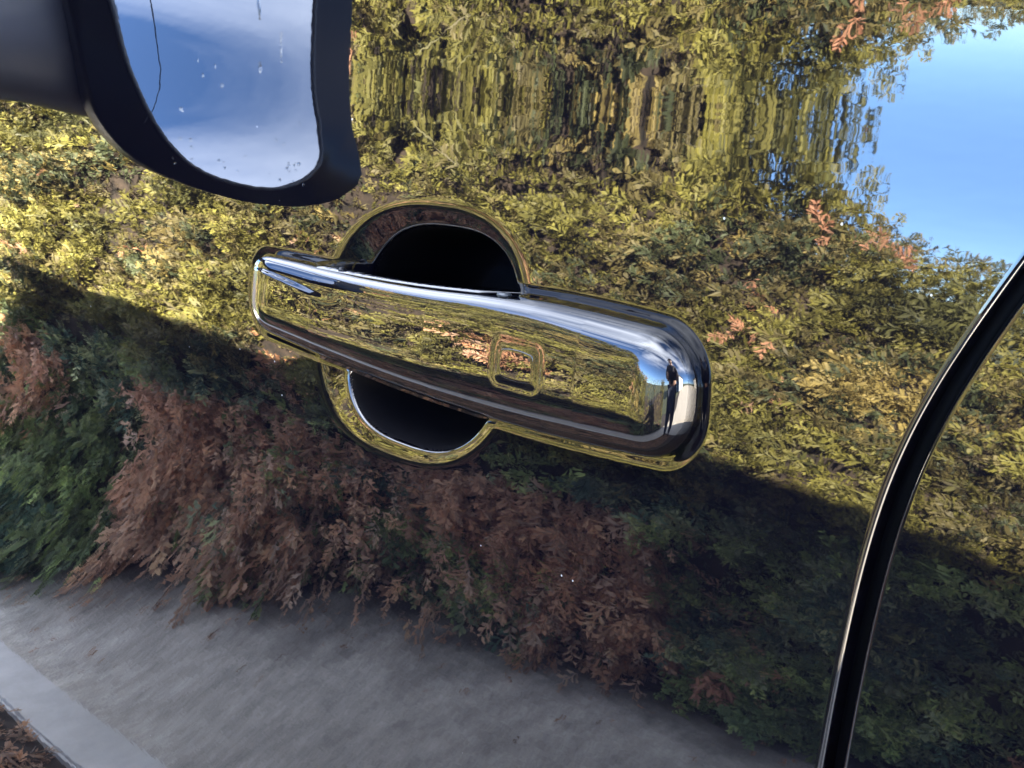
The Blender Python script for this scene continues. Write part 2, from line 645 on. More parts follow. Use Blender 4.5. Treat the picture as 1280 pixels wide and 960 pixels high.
# ------------------------------------------------------------------ door mirror (seen in the door paint)
def mirror_part(outline, x0, x1, name, m, parent, taper=1.0, bulge=0.0, rings=10):
    """outline: (m, z) points, m = distance out from the car; extruded from x0 forward to x1 as a shell"""
    n = len(outline)
    pts = np.array(outline)
    c = pts.mean(0)
    bm = bmesh.new()
    rs = []
    for i in range(rings + 1):
        t = i / rings
        k = (1 - (1 - taper) * t ** 2) if bulge == 0 else math.sqrt(max(0, 1 - (t * bulge) ** 2.2)) 
        q = c + (pts - c) * k
        rs.append([bm.verts.new((x0 + (x1 - x0) * t + (1.165 - b) * MTILT * (1 - t), -a, b)) for a, b in q])
    for i in range(rings):
        for j in range(n):
            bm.faces.new((rs[i][j], rs[i][(j + 1) % n], rs[i + 1][(j + 1) % n], rs[i + 1][j]))
    bm.faces.new(rs[-1])
    bm.faces.new(rs[0][::-1])
    bmesh.ops.recalc_face_normals(bm, faces=bm.faces)
    return bm_obj(name, bm, m, parent, True)


def catmull(pts, k=8):
    out = []
    n = len(pts)
    for i in range(n):
        p0, p1, p2, p3 = [np.array(pts[(i + j) % n]) for j in (-1, 0, 1, 2)]
        for t in np.linspace(0, 1, k, endpoint=False):
            out.append(.5 * ((2 * p1) + (-p0 + p2) * t + (2 * p0 - 5 * p1 + 4 * p2 - p3) * t * t + (-p0 + 3 * p1 - 3 * p2 + p3) * t ** 3))
    return np.array(out)


GL = [(.1010, 1.124), (.1090, 1.1050), (.1257, 1.0800), (.1461, 1.0509), (.1731, 1.0297), (.212, 1.0208), (.2458, 1.0233), (.2736, 1.0377), (.2883, 1.0573),
      (.2865, 1.0854), (.2790, 1.110), (.2760, 1.140), (.258, 1.162), (.205, 1.170), (.148, 1.164), (.112, 1.148)]
HO = [(.074, 1.130), (.084, 1.090), (.0985, 1.0570), (.1293, 1.0290), (.1828, 1.0110), (.2411, 1.0054), (.2930, 1.0150), (.3271, 1.0380), (.3325, 1.062),
      (.323, 1.0915), (.3170, 1.120), (.312, 1.155), (.282, 1.182), (.205, 1.190), (.125, 1.184), (.085, 1.162)]
MXM = -.62
MTILT = .19
LINE = [(.1330, 1.150), (.1333, 1.1160), (.1373, 1.1088), (.1404, 1.0993), (.1399, 1.089), (.1357, 1.0751), (.128, 1.062)]
hs = mirror_part(catmull(HO), MXM, MXM - .105, 'side_mirror', M_RUBBER, car, bulge=.985)
hs.data.materials[0] = M_TRIM
# a raised lip round the glass, then the glass itself
g = catmull(GL)
bm = bmesh.new()
c = g.mean(0)
for k0, xo in ((1.0, .0035),):
    vs = [bm.verts.new((MXM + .0035 + (1.165 - b) * MTILT, -a, b)) for a, b in g]
    vb = [bm.verts.new((MXM - .001 + (1.165 - b) * MTILT, -a, b)) for a, b in (c + (g - c) * 1.01)]
    bm.faces.new(vs)
    for j in range(len(vs)):
        bm.faces.new((vs[j], vs[(j + 1) % len(vs)], vb[(j + 1) % len(vs)], vb[j]))
bmesh.ops.recalc_face_normals(bm, faces=bm.faces)
bm_obj('mirror_glass', bm, M_MIRROR, hs)
# the arm between mirror and door
bm = bmesh.new()
sec = []
for m_, zc, hx, hzz in ((-.01, 1.098, .050, .036), (.03, 1.098, .046, .034), (.07, 1.100, .044, .034), (.105, 1.104, .044, .040), (.14, 1.108, .040, .045)):
    ring = []
    for t in np.linspace(0, 2 * math.pi, 24, endpoint=False):
        cx, cz2 = math.cos(t), math.sin(t)
        ring.append(bm.verts.new((MXM - .062 + hx * math.copysign(abs(cx) ** .7, cx), -m_, zc + hzz * math.copysign(abs(cz2) ** .7, cz2))))
    sec.append(ring)
for i in range(len(sec) - 1):
    for j in range(24):
        bm.faces.new((sec[i][j], sec[i][(j + 1) % 24], sec[i + 1][(j + 1) % 24], sec[i + 1][j]))
bm.faces.new(sec[0]); bm.faces.new(sec[-1])
bmesh.ops.recalc_face_normals(bm, faces=bm.faces)
M_ARM = mat('grey_grained_plastic', (.085, .09, .105), .34)
bm_obj('mirror_arm', bm, M_ARM, hs, True)


def on_glass(m_, z_, lift=.0): return (MXM + .0035 + (1.165 - z_) * MTILT + lift, -m_, z_)


# rim round the glass, dividing line of the wide-angle strip, water drops left on the glass
bm = bmesh.new()
gg = [on_glass(a, b, .0008) for a, b in catmull(GL)]
tube(bm, gg + [gg[0]], .0017, 8, cap=False)
bm_obj('glass_rim', bm, mat('grey_rubber_rim', (.05, .055, .06), .4), hs, True)
bm = bmesh.new()
tube(bm, [on_glass(a, b, .0002) for a, b in LINE], .00035, 6)
bm_obj('dividing_line', bm, M_RUBBER, hs)
bm = bmesh.new()
_r = random.Random(5)
for _ in range(46):
    a, b = _r.uniform(.15, .275), _r.uniform(1.030, 1.135)
    if _r.random() < .5: b = _r.uniform(1.028, 1.05)
    rr_ = _r.uniform(.0005, .0016)
    ret = bmesh.ops.create_uvsphere(bm, u_segments=10, v_segments=6, radius=1)
    c_ = Vector(on_glass(a, b))
    for v in ret['verts']: v.co = Vector((v.co.x * rr_ * .4, v.co.y * rr_, v.co.z * rr_ * _r.uniform(1, 1.02))) + c_
o = bm_obj('water_drops', bm, mat('water', (.9, .95, 1), .0, 0, **{'Transmission Weight': 1, 'IOR': 1.33}), hs, True)
o['kind'] = 'stuff'

# ------------------------------------------------------------------ rest of the body
def loft(name, secs, m, parent, smooth=True, close=False):
    bm = bmesh.new()
    rs = [[bm.verts.new(p) for p in s] for s in secs]
    for i in range(len(rs) - 1):
        for j in range(len(rs[0]) - 1):
            bm.faces.new((rs[i][j], rs[i][j + 1], rs[i + 1][j + 1], rs[i + 1][j]))
    bmesh.ops.recalc_face_normals(bm, faces=bm.faces)
    return bm_obj(name, bm, m, parent, smooth)


def yside(x, z): return float(side_y(np.array(x), np.array(z)))


# cabin: side glass leaning in, then the roof; front and rear screens close it
belt, roofz = 1.16, 1.42
xsr = np.linspace(-.50, 1.75, 24)
W_CAR = 1.78
secs = []
for x in np.linspace(-.95, 2.45, 46):
    zr = belt + (roofz - belt) * min(1, max(0, (x + .95) / .62)) ** .6 * min(1, max(0, (2.45 - x) / .30)) ** .5
    zr = max(zr, belt + .004)
    t = (zr - belt) / (roofz - belt)
    y0 = yside(x, 1.158) + .012
    y1 = y0 + .20 * t
    mid = W_CAR / 2
    secs.append([(x, y0, belt - .03), (x, y0, belt), (x, y0 + (y1 - y0) * .5, belt + (zr - belt) * .52), (x, y1, zr - .02 * t),
                 (x, y1 + .05, zr), (x, mid, zr + .03 * t), (x, W_CAR - y1 - .05, zr), (x, W_CAR - y1, zr - .02 * t), (x, W_CAR - y0, belt), (x, W_CAR - y0, belt - .03)])
loft('cabin_glass', secs, M_GLASSDARK, car)
rs = []
for x in np.linspace(-.36, 2.22, 30):
    rs.append([(x, yside(x, 1.158) + .012 + .19 + dy, z) for dy, z in ((-.01, 1.385), (.0, 1.415), (.03, 1.432), (.30, 1.452), (.67, 1.458), (1.05, 1.452), (1.33, 1.432), (1.36, 1.415), (1.37, 1.385))])
loft('roof', rs, M_PAINT, car)
# bonnet and nose, tail, far side, floor
secs = []
for x, z, in ((-.90, 1.165), (-1.2, 1.155), (-1.6, 1.15), (-1.98, 1.12), (-2.15, .95), (-2.18, .55), (-2.15, .30)):
    y0 = yside(max(x, -2.1), min(z, 1.0)) + .010
    secs.append([(x, y0, min(z, 1.135) - .03), (x, y0 + .04, z), (x, .45, z + .03), (x, .89, z + .035), (x, 1.33, z + .03), (x, W_CAR - y0 - .04, z), (x, W_CAR - y0, z - .03)])
loft('bonnet', secs, M_PAINT, car)
secs = []
for x, z in ((2.36, 1.155), (2.50, 1.02), (2.57, .80), (2.56, .50), (2.49, .30)):
    y0 = .02
    secs.append([(x, y0, z), (x, .45, z + .01), (x, .89, z + .012), (x, 1.33, z + .01), (x, W_CAR - y0, z)])
loft('tail', secs, M_PAINT, car)
bm = bmesh.new()
box(bm, (-2.1, .06, .26), (2.47, W_CAR - .02, .95), .02)
bm_obj('underbody', bm, M_LINER, car)
for wx in (-1.52, 1.50):
    bm = bmesh.new()
    prof = [(.20, .03), (.31, .03), (.325, .045), (.325, .20), (.31, .215), (.20, .215)]
    rr = []
    for t in np.linspace(0, 2 * math.pi, 40, endpoint=False):
        rr.append([bm.verts.new((wx + r * math.cos(t), y, .325 + r * math.sin(t))) for r, y in prof])
    for i in range(40):
        for j in range(len(prof)):
            bm.faces.new((rr[i][j], rr[i][(j + 1) % len(prof)], rr[(i + 1) % 40][(j + 1) % len(prof)], rr[(i + 1) % 40][j]))
    wob = bm_obj('wheel', bm, M_TYRE, car, True)
    bm = bmesh.new()
    for k in range(5):
        a = k * 2 * math.pi / 5
        tube(bm, [(wx, .05, .325), (wx + .11 * math.cos(a), .045, .325 + .11 * math.sin(a)), (wx + .205 * math.cos(a), .04, .325 + .205 * math.sin(a))], [.035, .028, .03], 8)
    tube(bm, [(wx, .09, .325), (wx, .035, .325)], .05, 16)
    bm_obj('rim', bm, M_RIM, wob, True)

# ------------------------------------------------------------------ ground
def hedge_d(x):
    """distance of the hedge's face from the car's side, at x"""
    return np.maximum(1.32 + .24 * np.asarray(x, float), .60)


M_GRASS = mat('far_ground', (.05, .06, .03), .9)
noise_color(M_GRASS, .6, [(.3, (.035, .05, .02)), (.7, (.08, .09, .045))])
bm = bmesh.new()
bmesh.ops.create_grid(bm, x_segments=8, y_segments=8, size=600)
tag(bm_obj('ground', bm, M_GRASS), kind='structure').location.z = -.012

M_ASPH = mat('asphalt_fill_lightened', (.16, .16, .17), .85)
no, cr, tc = noise_color(M_ASPH, 16.0, [(.36, (.36, .335, .295)), (.5, (.58, .535, .47)), (.64, (.82, .77, .68))], detail=12, rough=.85)  # asphalt colour raised far above its own tone to stand in for fill light
bn = N(M_ASPH, 'ShaderNodeTexNoise')
bn.inputs['Scale'].default_value = 160
bn.inputs['Detail'].default_value = 4
L(M_ASPH, tc.outputs['Object'], bn.inputs[0])
bu = N(M_ASPH, 'ShaderNodeBump')
bu.inputs['Strength'].default_value = .7
bu.inputs['Distance'].default_value = .004
L(M_ASPH, bn.outputs[0], bu.inputs['Height'])
L(M_ASPH, bu.outputs[0], M_ASPH.node_tree.nodes['Principled BSDF'].inputs['Normal'])
# dirt washed out from under the hedge darkens the edge of the road
_sx = N(M_ASPH, 'ShaderNodeSeparateXYZ'); L(M_ASPH, tc.outputs['Object'], _sx.inputs[0])
_m1 = N(M_ASPH, 'ShaderNodeMath', operation='MULTIPLY_ADD'); L(M_ASPH, _sx.outputs[0], _m1.inputs[0]); _m1.inputs[1].default_value = .24
L(M_ASPH, _sx.outputs[1], _m1.inputs[2])
_n2 = N(M_ASPH, 'ShaderNodeTexNoise'); _n2.inputs['Scale'].default_value = 7; _n2.inputs['Detail'].default_value = 8
L(M_ASPH, tc.outputs['Object'], _n2.inputs[0])
_m2 = N(M_ASPH, 'ShaderNodeMath', operation='MULTIPLY_ADD'); L(M_ASPH, _n2.outputs[0], _m2.inputs[0]); _m2.inputs[1].default_value = .25
L(M_ASPH, _m1.outputs[0], _m2.inputs[2])
_mr = N(M_ASPH, 'ShaderNodeMapRange'); L(M_ASPH, _m2.outputs[0], _mr.inputs[0])
_mr.inputs[1].default_value = -1.22; _mr.inputs[2].default_value = -1.04; _mr.inputs[3].default_value = 1; _mr.inputs[4].default_value = 0
_mc = N(M_ASPH, 'ShaderNodeMix', data_type='RGBA'); L(M_ASPH, _mr.outputs[0], _mc.inputs[0]); L(M_ASPH, cr.outputs[0], _mc.inputs[6])
_mc.inputs[7].default_value = (.05, .042, .036, 1)
L(M_ASPH, _mc.outputs[2], M_ASPH.node_tree.nodes['Principled BSDF'].inputs['Base Color'])
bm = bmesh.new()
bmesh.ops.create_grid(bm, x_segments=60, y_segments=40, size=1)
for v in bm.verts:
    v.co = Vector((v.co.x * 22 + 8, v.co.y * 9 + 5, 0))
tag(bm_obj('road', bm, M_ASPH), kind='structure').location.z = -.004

# pale kerb line set in the road beside the car, slightly proud
M_KERB = mat('pale_concrete', (.5, .49, .46), .85)
noise_color(M_KERB, 9, [(.3, (.58, .55, .51)), (.7, (.80, .77, .72))], detail=9, rough=.7)


# ------------------------------------------------------------------ hedge foliage
def feather(n_side, seed, spread=.42):
    """one flat conifer spray: tapered stem with side twigs, each twig set with scale-leaf tips. verts (n,3), tris, tip weight"""
    r = np.random.default_rng(seed)
    V, F, Wt = [], [], []

    def leaf(p, d, l, w, t):
        d = d / np.linalg.norm(d)
        q = np.array([-d[1], d[0], 0])
        b = len(V)
        zz = r.normal(0, .02)
        V.extend([p, p + d * l * .45 + q * w + [0, 0, zz], p + d * l, p + d * l * .45 - q * w + [0, 0, -zz]])
        Wt.extend([t * .5, t * .8, min(1, t + .35), t * .8])
        F.extend([(b, b + 1, b + 2), (b, b + 2, b + 3)])
    leaf(np.zeros(3), np.array([1., 0, 0]), 1.0, .022, .3)
    for i in range(n_side):
        s = .08 + .82 * i / n_side
        for sd in (-1, 1):
            ss = s + r.uniform(-.07, .07)
            ang = R(r.uniform(22, 62))
            l = spread * (1 - .72 * ss) * r.uniform(.55, 1.5)
            p = np.array([ss, 0, -.22 * ss * ss])
            d = np.array([math.cos(ang), sd * math.sin(ang), r.uniform(-.4, .4)])
            leaf(p, d, l, r.uniform(.035, .065), .35 + .4 * ss)
            for k in (.5,):
                a2 = ang - R(r.uniform(28, 40)) if (k < .5) else ang + R(28)
                leaf(p + d * l * k, np.array([math.cos(a2), sd * math.sin(a2), r.uniform(-.2, .2)]), l * .42, .036, .5 + .4 * ss)
    V = np.array(V)
    return V, np.array(F), np.array(Wt)


TEMPL = [feather(4, s, .5) for s in range(9)]


def sprays(pos, dirs, ups, scale, cols, tipcols, name, m, parent):
    VV, FF, CC = [], [], []
    off = 0
    ti = rng.integers(0, len(TEMPL), len(pos))
    for t, (V, F, Wt) in enumerate(TEMPL):
        sel = np.where(ti == t)[0]
        if not len(sel): continue
        d = dirs[sel]
        d = d / np.linalg.norm(d, axis=1, keepdims=True)
        u = ups[sel]
        sx_ = np.cross(u, d)
        sx_ /= np.maximum(np.linalg.norm(sx_, axis=1, keepdims=True), 1e-6)
        nz_ = np.cross(d, sx_)
        P = pos[sel][:, None] + scale[sel][:, None, None] * (V[None, :, 0:1] * d[:, None] + V[None, :, 1:2] * sx_[:, None] + V[None, :, 2:3] * nz_[:, None])
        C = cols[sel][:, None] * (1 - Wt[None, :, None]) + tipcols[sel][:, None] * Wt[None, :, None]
        n, k = len(sel), len(V)
        f = F[None] + (np.arange(n) * k)[:, None, None] + off
        VV.append(P.reshape(-1, 3)); CC.append(C.reshape(-1, 3)); FF.append(f.reshape(-1, 3))
        off += n * k
    V = np.concatenate(VV); F = np.concatenate(FF); Cc = np.concatenate(CC)
    me = bpy.data.meshes.new(name)
    me.vertices.add(len(V)); me.vertices.foreach_set('co', V.astype(np.float32).ravel())
    me.loops.add(len(F) * 3); me.loops.foreach_set('vertex_index', F.astype(np.int32).ravel())
    me.polygons.add(len(F)); me.polygons.foreach_set('loop_start', np.arange(0, len(F) * 3, 3, dtype=np.int32))
    me.update(calc_edges=True)
    at = me.color_attributes.new('leaf_colour', 'FLOAT_COLOR', 'POINT')
    at.data.foreach_set('color', np.concatenate([Cc, np.ones((len(Cc), 1))], 1).astype(np.float32).ravel())
    me.materials.append(m)
    o = bpy.data.objects.new(name, me)
    COL.objects.link(o)
    if parent:
        o.parent = parent
        o.location = -parent.location
    return o


M_LEAF = mat('conifer_foliage', (.08, .1, .03), .55)
_at = N(M_LEAF, 'ShaderNodeVertexColor'); _at.layer_name = 'leaf_colour'
_b = M_LEAF.node_tree.nodes['Principled BSDF']
L(M_LEAF, _at.outputs[0], _b.inputs['Base Color'])
_b.inputs['Specular IOR Level'].default_value = .35
# thin leaves let some light through
_tr = N(M_LEAF, 'ShaderNodeBsdfTranslucent')
L(M_LEAF, _at.outputs[0], _tr.inputs[0])
_mx = N(M_LEAF, 'ShaderNodeMixShader')
_mx.inputs[0].default_value = .25
L(M_LEAF, _b.outputs[0], _mx.inputs[1]); L(M_LEAF, _tr.outputs[0], _mx.inputs[2])
L(M_LEAF, _mx.outputs[0], M_LEAF.node_tree.nodes['Material Output'].inputs[0])
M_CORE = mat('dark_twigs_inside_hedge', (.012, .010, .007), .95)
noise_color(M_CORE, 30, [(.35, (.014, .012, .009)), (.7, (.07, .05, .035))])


def vnoise(x, z, seed, f):
    r = np.random.default_rng(seed)
    s = np.zeros_like(x)
    for i in range(10):
        a = r.uniform(0, 2 * math.pi); k = f * r.uniform(.6, 1.8)
        s += np.sin(k * (np.cos(a) * x + np.sin(a) * z) + r.uniform(0, 6.28))
    return s / 10 ** .5 / 1.0


def hedge_top(x):
    x = np.asarray(x, float)
    t = np.interp(x, [-6, -2.2, -1.1, -.86, -.78, -.70, -.65, -.59, -.47, -.30, .0, .5, 1.5, 2.6], [1.62, 1.66, 1.55, 1.38, 1.30, 1.235, 1.165, 1.105, 1.095, 1.09, 1.06, 1.10, 1.2, 1.15])
    return t + .012 * np.sin(x * 23) + .010 * np.sin(x * 51 + 1)


GREENS = np.array([[.090, .095, .032], [.14, .135, .038], [.18, .175, .042], [.13, .115, .045], [.060, .075, .035], [.23, .19, .065]])
BROWNS = np.array([[.50, .29, .18], [.60, .36, .22], [.36, .22, .14], [.62, .34, .19], [.48, .33, .23]])
ORANGE = np.array([[.50, .25, .15], [.42, .22, .13]])


def make_hedge(x0, x1, count, label, spots=()):
    root = empty('hedge', (float(x0 + x1) / 2, -float(hedge_d((x0 + x1) / 2)) - .35, 0))
    tag(root, label, 'hedge')
    # dark inside
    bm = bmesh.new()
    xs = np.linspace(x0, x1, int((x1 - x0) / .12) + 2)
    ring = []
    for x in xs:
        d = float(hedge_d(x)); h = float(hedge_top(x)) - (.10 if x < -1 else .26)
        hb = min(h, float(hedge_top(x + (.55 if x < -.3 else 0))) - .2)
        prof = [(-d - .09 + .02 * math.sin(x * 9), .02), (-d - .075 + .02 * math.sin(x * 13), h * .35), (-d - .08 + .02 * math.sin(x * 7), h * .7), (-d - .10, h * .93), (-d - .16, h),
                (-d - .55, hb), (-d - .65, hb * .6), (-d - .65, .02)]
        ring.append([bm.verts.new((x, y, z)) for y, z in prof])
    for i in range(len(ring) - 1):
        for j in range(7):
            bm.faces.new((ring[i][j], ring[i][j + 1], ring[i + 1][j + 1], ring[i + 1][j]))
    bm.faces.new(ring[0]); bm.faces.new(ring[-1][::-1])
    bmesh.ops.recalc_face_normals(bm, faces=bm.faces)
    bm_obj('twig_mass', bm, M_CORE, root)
    # sprays over front face, top and end
    n = count
    xx = np.where(rng.uniform(0, 1, n) < .07, rng.uniform(-1.0, -.5, n), np.where(rng.uniform(0, 1, n) < .80, rng.uniform(-3.3, -.25, n), rng.uniform(x0, x1, n)))
    zz = rng.uniform(0, 1, n)
    top = hedge_top(xx)
    kind = rng.uniform(0, 1, n)
    z = zz * top
    lump = vnoise(xx, z, 3, 10) * .030 + vnoise(xx, z, 5, 30) * .034
    y = -hedge_d(xx) - rng.uniform(0, .10, n) + lump * 1.25
    onend = kind > .94
    xx = np.where(onend, x1 + rng.uniform(-.04, .03, n), xx)
    top = hedge_top(xx)
    z = np.where(onend, zz * top, z)
    y = np.where(onend, -hedge_d(x1) - rng.uniform(0, .6, n), y)
    ontop = (kind > .82) & ~onend
    bk = rng.uniform(0, 1, n) ** 1.5 * .6
    top = np.where(ontop, hedge_top(xx + .9 * bk * (xx < -.3)), top)
    z = np.where(ontop, top - rng.uniform(.0, .07, n), z)
    y = np.where(ontop, -hedge_d(xx) - .02 - bk, y)
    # the face rounds back near the top
    y = y - np.where(ontop | onend, 0, .10 * np.clip((z - (top - .16)) / .16, 0, 1) ** 2)
    pos = np.stack([xx, y, z], -1)
    nrm = np.where(ontop[:, None], np.array([0, .2, 1.]), np.where(onend[:, None], np.array([1., .1, .1]), np.array([.23, .97, .05])))
    th = rng.normal(0, 1, n)
    # sprays grow outward and mostly up; those of the dead skirt hang
    skirt = (z < .50 + .10 * vnoise(xx, z, 8, 4)) & (xx < -.95) & (xx > -2.45 + .25 * z) & ~onend
    side = np.stack([np.sin(th * 1.1), np.zeros(n), np.cos(th * 1.1)], -1)
    hi = z > .55
    side[hi, 2] *= .32; side[hi, 0] += np.sign(side[hi, 0]) * .4
    side[skirt, 2] = -np.abs(side[skirt, 2]) - .3
    low = (z < .3) & ~skirt
    side[low, 2] *= np.sign(rng.uniform(-1, 1.0, low.sum()))
    dirs = side + nrm * rng.uniform(.25, .9, n)[:, None]
    ups = nrm + rng.normal(0, .45, (n, 3))
    rim_ = (xx > -.74) & (z > top - .10)
    dirs[rim_, 2] = np.minimum(dirs[rim_, 2], .15)
    pos[rim_, 2] -= .03
    # colour in clumps
    c1 = 1.25 * vnoise(xx, z, 11, 15) + rng.normal(0, .4, n)
    gi = np.clip(((c1 + 2.2) / 4.4 * 6).astype(int), 0, 5)
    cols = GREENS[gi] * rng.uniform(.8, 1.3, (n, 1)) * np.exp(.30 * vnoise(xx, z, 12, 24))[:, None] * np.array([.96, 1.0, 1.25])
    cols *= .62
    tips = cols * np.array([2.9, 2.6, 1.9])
    c2 = 1.2 * vnoise(xx, z, 21, 14) + rng.normal(0, .45, n)
    br = c2 > np.where(z > .5, 2.0, 1.45)
    low_fill = z < .50  # greens below the shadow line lightened in colour to stand in for fill light
    cols[low_fill & ~br] *= np.array([1.0, 1.3, 1.6]); tips[low_fill & ~br] *= np.array([1.15, 1.5, 2.1])
    rear_fill = low_fill & ~br & (xx > -1.4) & (z < .46)
    cols[rear_fill] *= 1.45; tips[rear_fill] *= 1.45  # rear part of the shaded zone lifted further, also painted fill
    core = skirt & (vnoise(xx, z, 31, 6) + rng.normal(0, .5, n) > -.75) & (z < .44)
    br = br | core
    bi = rng.integers(0, 5, n)
    cols[br] = BROWNS[bi[br]] * rng.uniform(.6, 1.1, (br.sum(), 1)); tips[br] = cols[br] * np.array([1.45, 1.35, 1.3])
    sc = np.where(rim_, .65, 1) * rng.uniform(.018, .044, n) * rng.choice([1, 1, 1, 1.5], n) * np.where(skirt, 1.25, 1) * np.interp(xx, [-3, -.8], [1.35, .95])
    # particular dead tufts
    P2, D2, U2, S2, C2, T2 = [], [], [], [], [], []
    for sx0, sz0, k, rad, ln, down in spots:
        if not (x0 <= sx0 <= x1): continue
        for _ in range(k):
            px, pz = sx0 + rng.normal(0, rad), sz0 + rng.normal(0, rad)
            P2.append((px, -float(hedge_d(px)) + .035 + rng.uniform(-.02, .03), pz))
            D2.append((rng.normal(0, .5), rng.uniform(.1, .6), (-1 if down else rng.normal(0, .6)) + rng.normal(0, .2)))
            U2.append((.2 + rng.normal(0, .3), 1, rng.normal(0, .3)))
            S2.append(ln * rng.uniform(.7, 1.2))
            o_ = ORANGE[rng.integers(0, 2)] * rng.uniform(.75, 1.15)
            C2.append(o_ * .8); T2.append(o_ * 1.25)
    for sx0, sz0 in DEAD:
        for _ in range(16):
            px, pz = sx0 + rng.normal(0, .04), sz0 + rng.normal(0, .04)
            P2.append((px, -float(hedge_d(px)) + .06 + rng.uniform(-.03, .04), max(pz, .03)))
            D2.append((rng.normal(0, .5), rng.uniform(.1, .8), -.9 + rng.normal(0, .3)))
            U2.append((.2 + rng.normal(0, .3), 1, rng.normal(0, .3)))
            S2.append(rng.uniform(.035, .065))
            o_ = BROWNS[rng.integers(0, 5)] * rng.uniform(.8, 1.2)
            C2.append(o_ * .8); T2.append(o_ * 1.4)
    if P2:
        pos = np.concatenate([pos, P2]); dirs = np.concatenate([dirs, D2]); ups = np.concatenate([ups, U2])
        sc = np.concatenate([sc, S2]); cols = np.concatenate([cols, C2]); tips = np.concatenate([tips, T2])
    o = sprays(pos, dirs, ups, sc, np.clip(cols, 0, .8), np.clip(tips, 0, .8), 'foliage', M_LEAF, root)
    o['kind'] = 'stuff'
    return root


SPOTS = [(-2.66, .43, 7, .022, .08, True), (-.646, 1.10, 4, .008, .03, False), (-.60, 1.085, 4, .008, .03, False),
         (-.55, 1.065, 6, .010, .035, False), (-.735, .888, 8, .018, .04, False), (-.72, .96, 4, .02, .03, False), (-1.54, 1.20, 6, .012, .035, False),
         (-.84, .12, 8, .02, .07, True), (-1.15, .22, 8, .05, .06, True)]
DEAD = [(-2.25, .16), (-2.05, .08), (-1.92, .14), (-1.75, .10), (-1.60, .16), (-1.45, .09), (-1.32, .17), (-1.18, .10), (-1.05, .15), (-.95, .22), (-1.85, .28), (-1.5, .30), (-2.2, .30)]
make_hedge(-5.2, .95, 74000, 'tall clipped conifer hedge, gold green with brown dead sprays, facing the car', SPOTS)

# leaf litter and dust along the foot of the hedge
M_SOIL = mat('leaf_litter_soil', (.05, .04, .03), .95)
noise_color(M_SOIL, 14, [(.3, (.025, .021, .018)), (.7, (.09, .07, .055))], detail=9)
bm = bmesh.new()
pr = None
for x in np.linspace(-5.2, 1.1, 60):
    d = float(hedge_d(x))
    r_ = [bm.verts.new((x, -d - .03 + .02 * math.sin(x * 5), 0)), bm.verts.new((x, -d - .9, 0))]
    if pr: bm.faces.new((pr[0], pr[1], r_[1], r_[0]))
    pr = r_
vv = bm_obj('verge', bm, M_SOIL)
tag(vv, kind='structure').location.z = .004

# kerb of concrete blocks close beside the car, leaves in the gutter behind it
kerb = empty('kerb', (-1.8, -.42, 0))
tag(kerb, 'pale concrete kerb running along the road close beside the car', 'kerb')
KL = 0.92
for i in range(-3, 5):
    xa_ = -2.28 + i * KL
    if xa_ > 2.0: break
    bm = bmesh.new()
    x0_, x1_ = xa_ + .003, xa_ + KL - .003
    f1 = lambda x: -.574 - .063 * (x + 2.29)
    f2 = lambda x: -.482 - .110 * (x + 1.978)
    pts = [(x0_, f1(x0_)), (x1_, f1(x1_)), (x1_, f2(x1_)), (x0_, f2(x0_))]
    lo_ = [bm.verts.new((a, b, -.03)) for a, b in pts]
    up_ = [bm.verts.new((a, b, .012)) for a, b in pts]
    bm.faces.new(up_)
    for k in range(4): bm.faces.new((lo_[k], lo_[(k + 1) % 4], up_[(k + 1) % 4], up_[k]))
    bmesh.ops.recalc_face_normals(bm, faces=bm.faces)
    bmesh.ops.bevel(bm, geom=[e for e in bm.edges if all(v.co.z > 0 for v in e.verts)], offset=.006, segments=2, affect='EDGES')
    bm_obj('kerb_stone', bm, M_KERB, kerb)
n = 3600
px = rng.uniform(-3.2, .8, n)
py = -.482 - .110 * (px + 1.978) + rng.uniform(.02, .50, n)
pp = np.stack([px, py, rng.uniform(.003, .02, n)], -1)
an = rng.uniform(0, 6.28, n)
dd = np.stack([np.cos(an), np.sin(an), rng.normal(0, .15, n)], -1)
uu = np.stack([rng.normal(0, .2, n), rng.normal(0, .2, n), np.ones(n)], -1)
cc = BROWNS[rng.integers(0, 5, n)] * rng.uniform(.5, 1.0, (n, 1))
o = sprays(pp, dd, uu, rng.uniform(.03, .07, n), cc, cc * 1.3, 'fallen_leaves', M_LEAF, None)
tag(o, 'brown fallen conifer sprays lying in the gutter beside the car', 'leaf litter', kind='stuff')
bm = bmesh.new()
pr = None
for x in np.linspace(-3.2, .9, 30):
    r_ = [bm.verts.new((x, -.482 - .110 * (x + 1.978) + .004, 0)), bm.verts.new((x, .3, 0))]
    if pr: bm.faces.new((pr[0], r_[0], r_[1], pr[1]))
    pr = r_
tag(bm_obj('gutter', bm, M_SOIL), kind='structure').location.z = .0005
# debris below the hedge, thinning out on to the road
n = 350
px = rng.uniform(-4, .8, n)
py = -hedge_d(px) + .03 + rng.exponential(.05, n)
pp = np.stack([px, py, rng.uniform(.003, .012, n)], -1)
an = rng.uniform(0, 6.28, n)
dd = np.stack([np.cos(an), np.sin(an), rng.normal(0, .15, n)], -1)
uu = np.stack([rng.normal(0, .2, n), rng.normal(0, .2, n), np.ones(n)], -1)
cc = BROWNS[rng.integers(0, 5, n)] * rng.uniform(.4, .9, (n, 1))
o = sprays(pp, dd, uu, rng.uniform(.010, .022, n), cc, cc * 1.2, 'leaf_litter', M_LEAF, None)
tag(o, 'small brown debris scattered on the road under the hedge', 'leaf litter', kind='stuff')

